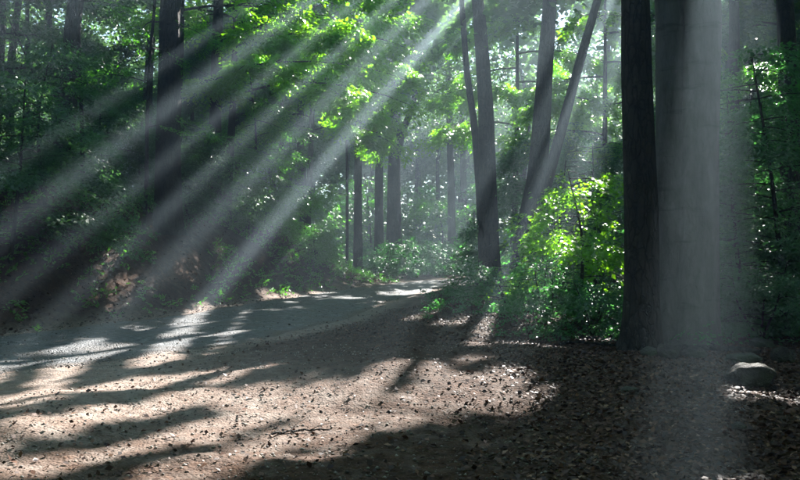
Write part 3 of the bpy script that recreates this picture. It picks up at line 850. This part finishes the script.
overhang('maple behind the bank with drooping pale green boughs', 306, 34.5, [(.45, 90, 4.5, .3, .8), (.55, 60, 4.5, .3, .8), (.62, 120, 4.5, .3, .8), (.72, 90, 5, .3, .8), (.82, 75, 5, .2, .7), (.9, 110, 4.5, .2, .7), (.66, 180, 3.6, .3, .8), (.8, 30, 4, .3, .8), (.5, 260, 3.4, .3, .8)], 202, LEAF_MAPLE, h=12.5, lit=16, box=(260, 500, -20, 230))
overhang('maple with dark green leaves hanging into the top of the light shaft', 172, 25, [(.72, 95, 7.4, .25, .55), (.80, 110, 7.2, .2, .6), (.66, 80, 6.6, .3, .6), (.86, 100, 7.6, .15, .5), (.75, 140, 3.0, .2, .6), (.8, 250, 2.6, .2, .6)], 203, LEAF_MAPLE, h=10.2, w=.22, dens=8, lit=18, box=(200, 500, -20, 200))
overhang('maple across the bend with bright leaves high between the trunks', 512, 36, [(.55, 270, 4.5, .3, .7), (.65, 240, 4.5, .3, .7), (.75, 300, 4.8, .2, .7), (.6, 90, 4.5, .3, .7), (.7, 60, 4.4, .3, .7), (.8, 100, 4.6, .2, .7), (.88, 180, 4.5, .2, .7), (.92, 280, 4.6, .1, .6), (.5, 170, 4, .2, .6)], 204, LEAF_MAPLE, h=13.5, lit=22)
overhang('maple with bright leaves between the fork and the dark slim trunk', 600, 33, [(.5, 270, 4.2, .3, .7), (.6, 230, 4.2, .3, .7), (.7, 300, 4.4, .2, .7), (.6, 90, 4.5, .3, .7), (.75, 60, 4.4, .3, .7), (.85, 100, 4.6, .2, .7), (.88, 200, 4.5, .2, .7), (.45, 170, 4, .2, .6)], 205, LEAF_MAPLE, h=12.5, lit=20)

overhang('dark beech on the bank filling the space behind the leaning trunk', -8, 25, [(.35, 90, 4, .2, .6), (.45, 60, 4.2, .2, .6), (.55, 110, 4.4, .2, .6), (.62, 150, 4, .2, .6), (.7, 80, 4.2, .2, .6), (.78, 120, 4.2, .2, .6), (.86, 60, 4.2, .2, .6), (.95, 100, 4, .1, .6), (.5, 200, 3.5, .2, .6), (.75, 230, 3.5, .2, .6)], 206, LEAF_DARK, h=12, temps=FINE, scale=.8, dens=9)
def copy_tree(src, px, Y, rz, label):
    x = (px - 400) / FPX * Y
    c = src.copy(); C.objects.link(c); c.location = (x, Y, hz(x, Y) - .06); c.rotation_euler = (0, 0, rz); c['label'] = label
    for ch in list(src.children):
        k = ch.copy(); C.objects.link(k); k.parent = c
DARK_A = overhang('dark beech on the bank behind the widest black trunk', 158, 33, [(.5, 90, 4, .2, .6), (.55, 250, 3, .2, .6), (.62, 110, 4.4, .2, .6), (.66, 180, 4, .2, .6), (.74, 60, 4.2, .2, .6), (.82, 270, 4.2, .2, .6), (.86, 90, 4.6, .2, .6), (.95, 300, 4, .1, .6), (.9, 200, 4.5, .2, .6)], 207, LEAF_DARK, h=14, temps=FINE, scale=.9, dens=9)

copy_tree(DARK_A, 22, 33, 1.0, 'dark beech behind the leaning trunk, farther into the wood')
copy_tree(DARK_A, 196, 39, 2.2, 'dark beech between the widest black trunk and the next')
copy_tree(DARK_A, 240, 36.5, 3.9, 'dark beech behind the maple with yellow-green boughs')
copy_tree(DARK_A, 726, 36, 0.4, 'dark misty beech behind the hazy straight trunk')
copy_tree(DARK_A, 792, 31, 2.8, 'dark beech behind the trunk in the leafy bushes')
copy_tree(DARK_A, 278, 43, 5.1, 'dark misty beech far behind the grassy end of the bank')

close_canopy()
for t, org, qs in CANOPY:
    leaves('crown', np.concatenate(qs), LEAF_CANOPY, t, org, True)

# open sky ends in more wood: one far mass of leaves round the scene
def far_wood():
    r = np.random.default_rng(5); Q = []
    for a in np.arange(-62, 63, 2.2):
        d = r.uniform(96, 112); x, y = math.sin(R(a)) * d, math.cos(R(a)) * d
        Q.append(crown_quads(np.array([x, y, hz(x, y) + 5.5]), (7, 4, 9), 800, .95, r, 24))
    q = np.concatenate(Q); V = q.reshape(-1, 3)
    tag(mesh_obj('far_woodland', V, np.arange(len(V)).reshape(-1, 4), LEAF_CANOPY), 'far green mass of the wood', 'woodland', None, 'stuff')
far_wood()

# ------------------------------------------------------------------ floor details
def litter(n, region, size, seed, name, label, mat, keep=None, lift=.006):
    r = np.random.default_rng(seed)
    x = r.uniform(region[0], region[1], n)
    y = region[2] * (region[3] / region[2]) ** r.random(n)
    d, yy = road_dist(x, y); e = np.abs(d) - half_width(yy)
    k = keep(x, y, d, e, r); x, y = x[k], y[k]; n = len(x)
    z = height(x, y) + lift
    A = norm(np.stack([r.normal(0, 1, n), r.normal(0, 1, n), r.normal(0, .3, n)], 1))
    up = norm(np.array([0, 0, 1.0]) + r.normal(0, .45, (n, 3)))
    B = norm(np.cross(up, A)); Nn = np.cross(A, B); L = size * np.clip(np.exp(r.normal(-.15, .38, n)), .3, 1.6); W = L * r.uniform(.5, .75, n)
    P = np.stack([x, y, z + .2 * W], 1)
    c = lambda v: v[:, None]
    Q = np.stack([P - A * c(L) * .5, P + B * c(W) * .5 + Nn * c(W) * .25, P + A * c(L) * .5 + Nn * c(L) * .1, P - B * c(W) * .5 + Nn * c(W) * .2], 1)
    V = Q.reshape(-1, 3)
    return tag(mesh_obj(name, V, np.arange(len(V)).reshape(-1, 4), mat), label, 'fallen leaves', None, 'stuff')
def keep_right(x, y, d, e, r):
    p = sstep(0, 1.6, e) * (.075 + .92 * sstep(-.1, 1.9, x - .05 * y + .9 * (vnoise(x * 1.5, y * 1.5, 2) - .5)))
    p = np.maximum(p, sstep(.1, .8, e) * sstep(11, 15, y) * .8)
    return (d < 0) & (np.abs(x) < .56 * y + .5) & (r.random(len(x)) < p)
def keep_bank(x, y, d, e, r):
    return (d > 0) & (e > -.3) & (np.abs(x) < .56 * y + .5) & (r.random(len(x)) < sstep(-.4, .6, e))
def keep_road(x, y, d, e, r):
    return (e < .4) & (np.abs(x) < .56 * y + .5) & (r.random(len(x)) < .08 + .5 * sstep(-.9, .3, e))
litter(150000, (-3.5, 10, 4.4, 20), .046, 1, 'leaf_litter', 'brown fallen leaves carpeting the ground round the pale twin trunk', DEAD_LEAF, keep_right)
litter(40000, (-14, 1, 11, 36), .075, 2, 'leaf_litter', 'brown fallen leaves on the slope of the left bank', DEAD_LEAF, keep_bank)
litter(9000, (-9, 3, 4.4, 34), .05, 3, 'leaf_litter', 'scattered fallen leaves on the gravel track', DEAD_LEAF, keep_road)

def pebbles(n, region, s0, s1, seed, name, label, keep):
    r = np.random.default_rng(seed)
    x = r.uniform(region[0], region[1], n); y = region[2] * (region[3] / region[2]) ** r.random(n)
    d, yy = road_dist(x, y); e = np.abs(d) - half_width(yy)
    k = keep(x, y, d, e, r); x, y = x[k], y[k]; n = len(x)
    s = s0 + (s1 - s0) * r.random(n) ** 4
    z = height(x, y) + s * .12
    base = np.array([(1, 0, 0), (.3, .95, .05), (-.8, .55, 0), (-.75, -.6, .05), (.35, -.9, 0), (.1, .1, .75), (-.1, -.1, -.6)], float)
    f = np.array([(0, 1, 5), (1, 2, 5), (2, 3, 5), (3, 4, 5), (4, 0, 5), (1, 0, 6), (2, 1, 6), (3, 2, 6), (4, 3, 6), (0, 4, 6)])
    V = base[None] * (1 + r.normal(0, .18, (n, 7, 3)))
    a = r.uniform(0, 6.28, n); ca, sa = np.cos(a)[:, None], np.sin(a)[:, None]
    X = V[:, :, 0] * ca - V[:, :, 1] * sa; Y = V[:, :, 0] * sa + V[:, :, 1] * ca
    V = np.stack([X, Y, V[:, :, 2]], -1) * s[:, None, None] * .5 + np.stack([x, y, z], 1)[:, None, :]
    F = (f[None] + np.arange(n)[:, None, None] * 7).reshape(-1, 3)
    return tag(mesh_obj(name, V.reshape(-1, 3), F, PEBBLE), label, 'gravel', None, 'stuff')
pebbles(42000, (-9, 3, 4.4, 30), .010, .05, 4, 'gravel', 'loose gravel on the track', lambda x, y, d, e, r: (e < .2) & (np.abs(x) < .56 * y + .5) & (r.random(len(x)) < .35 + .5 * vnoise(x * 1.2, y * 1.2, 6)))
pebbles(24000, (-4, 4, 4.4, 12), .008, .038, 5, 'gravel', 'loose stones on the bare earth beside the track', lambda x, y, d, e, r: (d < 0) & (e > 0) & (np.abs(x) < .56 * y + .5) & (r.random(len(x)) < (.25 + .6 * vnoise(x * 1.2, y * 1.2, 6)) * (1 - .8 * sstep(.3, 2.2, x - .1 * y))))

def rock(label, px, py, w, h, dd, seed, mat, name='boulder', rz=None):
    r = np.random.default_rng(seed)
    p = on_ground(px, py)
    import bmesh
    bm = bmesh.new(); bmesh.ops.create_icosphere(bm, subdivisions=4, radius=1)
    V = np.array([v.co[:] for v in bm.verts]); F = [[v.index for v in f.verts] for f in bm.faces]; bm.free()
    for _ in range(9):                                       # facets: planes cut off the ball
        nrm = norm(r.normal(0, 1, 3)); k = r.uniform(.72, .92); dd_ = V @ nrm
        V = V - np.clip(dd_ - k, 0, None)[:, None] * nrm
    V *= (1 + .16 * (vnoise(V[:, 0] * 5 + 3, V[:, 1] * 5 + V[:, 2] * 5 + 3, seed + 50) - .5) + .25 * (vnoise(V[:, 0] * 2.2 + 9, V[:, 1] * 2.2 + V[:, 2] * 2 + 9, seed) - .5))[:, None]
    V = V @ rotz(r.uniform(0, 6.28) if rz is None else rz).T * np.array([w / 2, dd / 2, h * .62])
    V[:, 2] += h * .30 + h * .22 * (vnoise(V[:, 0] * 7 / w + 5, V[:, 1] * 7 / w + 5, seed + 9) - .5)
    o = mesh_obj(name, V, F, mat, smooth=True); o.location = [float(v) for v in p]
    tag(o, label, 'rock', 'rocks round the foot of the pale twin trunk')
rock('largest rounded boulder with sunlit leaves before it', 750, 384, .58, .23, .40, 12, ROCK)
rock('flat greenish stone just behind the largest boulder', 741, 361, .50, .12, .4, 2, ROCK_MOSS)
rock('small mossy stone deep under the dark bush', 762, 348, .45, .18, .4, 3, ROCK_MOSS)
rock('upright stone beside the flat greenish stone', 783, 362, .32, .22, .3, 4, ROCK)
rock('pale angular stone at the foot of the pale twin trunk', 668, 358, .34, .20, .3, 5, ROCK)
rock('pale low stone between twin trunk and boulders', 694, 357, .36, .16, .3, 6, ROCK)
rock('small stone leaning at the foot of the dark slim trunk', 650, 356, .26, .12, .2, 7, ROCK_MOSS)
rock('small flat stone alone on the shaded leaves', 629, 391, .17, .05, .13, 8, ROCK_MOSS)
rock('fist-sized stone on the leaves before the largest boulder', 738, 428, .12, .06, .1, 9, ROCK)

def stick(label, pts, r0_, seed):
    P = np.array([np.append(on_ground(px, py)[:2], 0) for px, py in pts]); P = resample(P, 14)
    rr = np.random.default_rng(seed); P[:, 2] = height(P[:, 0], P[:, 1]) + r0_ * .7 + .02 * np.abs(np.sin(np.arange(14)))
    o = thing('fallen_branch', P[0], label, 'branch')
    stem('wood', P, r0_, r0_ * .5, BARK_DARK, o, P[0], n=14, seg=7, rough=.1)
    for k in (5, 9):
        a = rr.uniform(0, 6.28); Q = np.array([P[k], P[k] + [math.sin(a) * .12, math.cos(a) * .12, .05], P[k] + [math.sin(a) * .28, math.cos(a) * .28, .07]])
        stem('twig', Q, r0_ * .4, r0_ * .12, BARK_DARK, o, P[0], n=5, seg=5, rough=0)
stick('mossy fallen branch lying behind the stones at the pale trunk', [(655, 353), (690, 351), (730, 352), (760, 355)], .06, 1)
stick('thin fallen branch below the blue-green bush', [(560, 346), (585, 344), (620, 347)], .03, 2)
stick('short dead stick on the bare earth of the pull-out', [(270, 436), (300, 432), (330, 431)], .012, 3)

def seedling(label, px, py, h, mat, seed):
    r = np.random.default_rng(seed); p = on_ground(px, py)
    o = thing('seedling', p, label, 'seedling')
    stem('stem', [p, p + [.01, 0, h * .6], p + [.02, 0, h]], .005, .003, BARK_DARK, o, p, n=5, seg=5, rough=0)
    n = 7; a = np.arange(n) * 2.4
    D = np.stack([np.cos(a), np.sin(a), np.full(n, .5)], 1)
    q = leaf_quad(h * .75, h * .4)
    Q = np.stack([q @ (rotz(k) @ roty(-.5)).T + p + np.array([.015, 0, h * (.45 + .08 * i)]) for i, k in enumerate(a)])
    leaves('foliage', Q, mat, o, p, False)
seedling('tiny yellow-green seedling at the far edge of the track', 37, 336, .16, LEAF_MAPLE, 1)

def cover(n, region, scale, seed, label, mat, keep):
    r = np.random.default_rng(seed)
    x = r.uniform(region[0], region[1], n); y = r.uniform(region[2], region[3], n)
    d, yy = road_dist(x, y); e = np.abs(d) - half_width(yy)
    k = keep(x, y, d, e, r); x, y = x[k], y[k]; n = len(x)
    O = np.stack([x, y, height(x, y) + .02], 1)
    D = np.stack([r.normal(0, 1, n), r.normal(0, 1, n), r.uniform(.3, 1.6, n)], 1)
    Q = sprays(COARSE, O, D, scale * r.uniform(.6, 1.4, n), r)
    V = Q.reshape(-1, 3)
    tag(mesh_obj('ground_cover', V, np.arange(len(V)).reshape(-1, 4), mat), label, 'ground cover', None, 'stuff')
cover(1500, (-1, 6, 13.5, 26), .22, 11, 'low green plants on the verge below the bushes', LEAF_SHRUB, lambda x, y, d, e, r: (d < 0) & (e > .8) & (x > -.2 + .04 * y) & (r.random(len(x)) < .15 + .85 * sstep(.05, .2, x / y)) & ((y > 15.5) | (x / y > .12)))
cover(11000, (-12, 0, 15, 37), .23, 12, 'low green plants on top of the left bank', LEAF_BEECH, lambda x, y, d, e, r: (d > 0) & (e > .1) & (vnoise(x * .8, y * .8, 7) > .32 - .3 * sstep(25, 30, y)) & (r.random(len(x)) < (.10 + .9 * sstep(.2, 2.4, e))))
cover(2200, (3, 13, 13.3, 24), .30, 13, 'dark low plants behind the boulders', LEAF_SHRUB, lambda x, y, d, e, r: (d < 0) & (x / y > .26) & ((y > 14.2) | (x / y > .42)))

# ------------------------------------------------------------------ the misty air
def haze_box():
    x0, x1, y0, y1, z0, z1 = -130, 130, -60, 165, -2.2, 27.5
    V = [(x, y, z) for z in (z0, z1) for x, y in ((x0, y0), (x1, y0), (x1, y1), (x0, y1))]
    F = [(0, 3, 2, 1), (4, 5, 6, 7), (0, 1, 5, 4), (1, 2, 6, 5), (2, 3, 7, 6), (3, 0, 4, 7)]
    m, nt, out = new_mat('mist')
    v = nt.nodes.new('ShaderNodeVolumePrincipled')
    v.inputs['Color'].default_value = (0.68, 0.87, 1.0, 1); v.inputs['Density'].default_value = HAZE_DENSITY
    v.inputs['Anisotropy'].default_value = HAZE_G
    nt.links.new(v.outputs[0], out.inputs['Volume'])
    tag(mesh_obj('haze', V, F, m), 'thin pale morning mist filling the wood', 'mist', None, 'stuff')
haze_box()
tri = sum(len(m.polygons) * 2 for m in bpy.data.meshes)
print('approx triangles', tri, 'highest', max((o.matrix_world.translation.z) for o in C.objects))
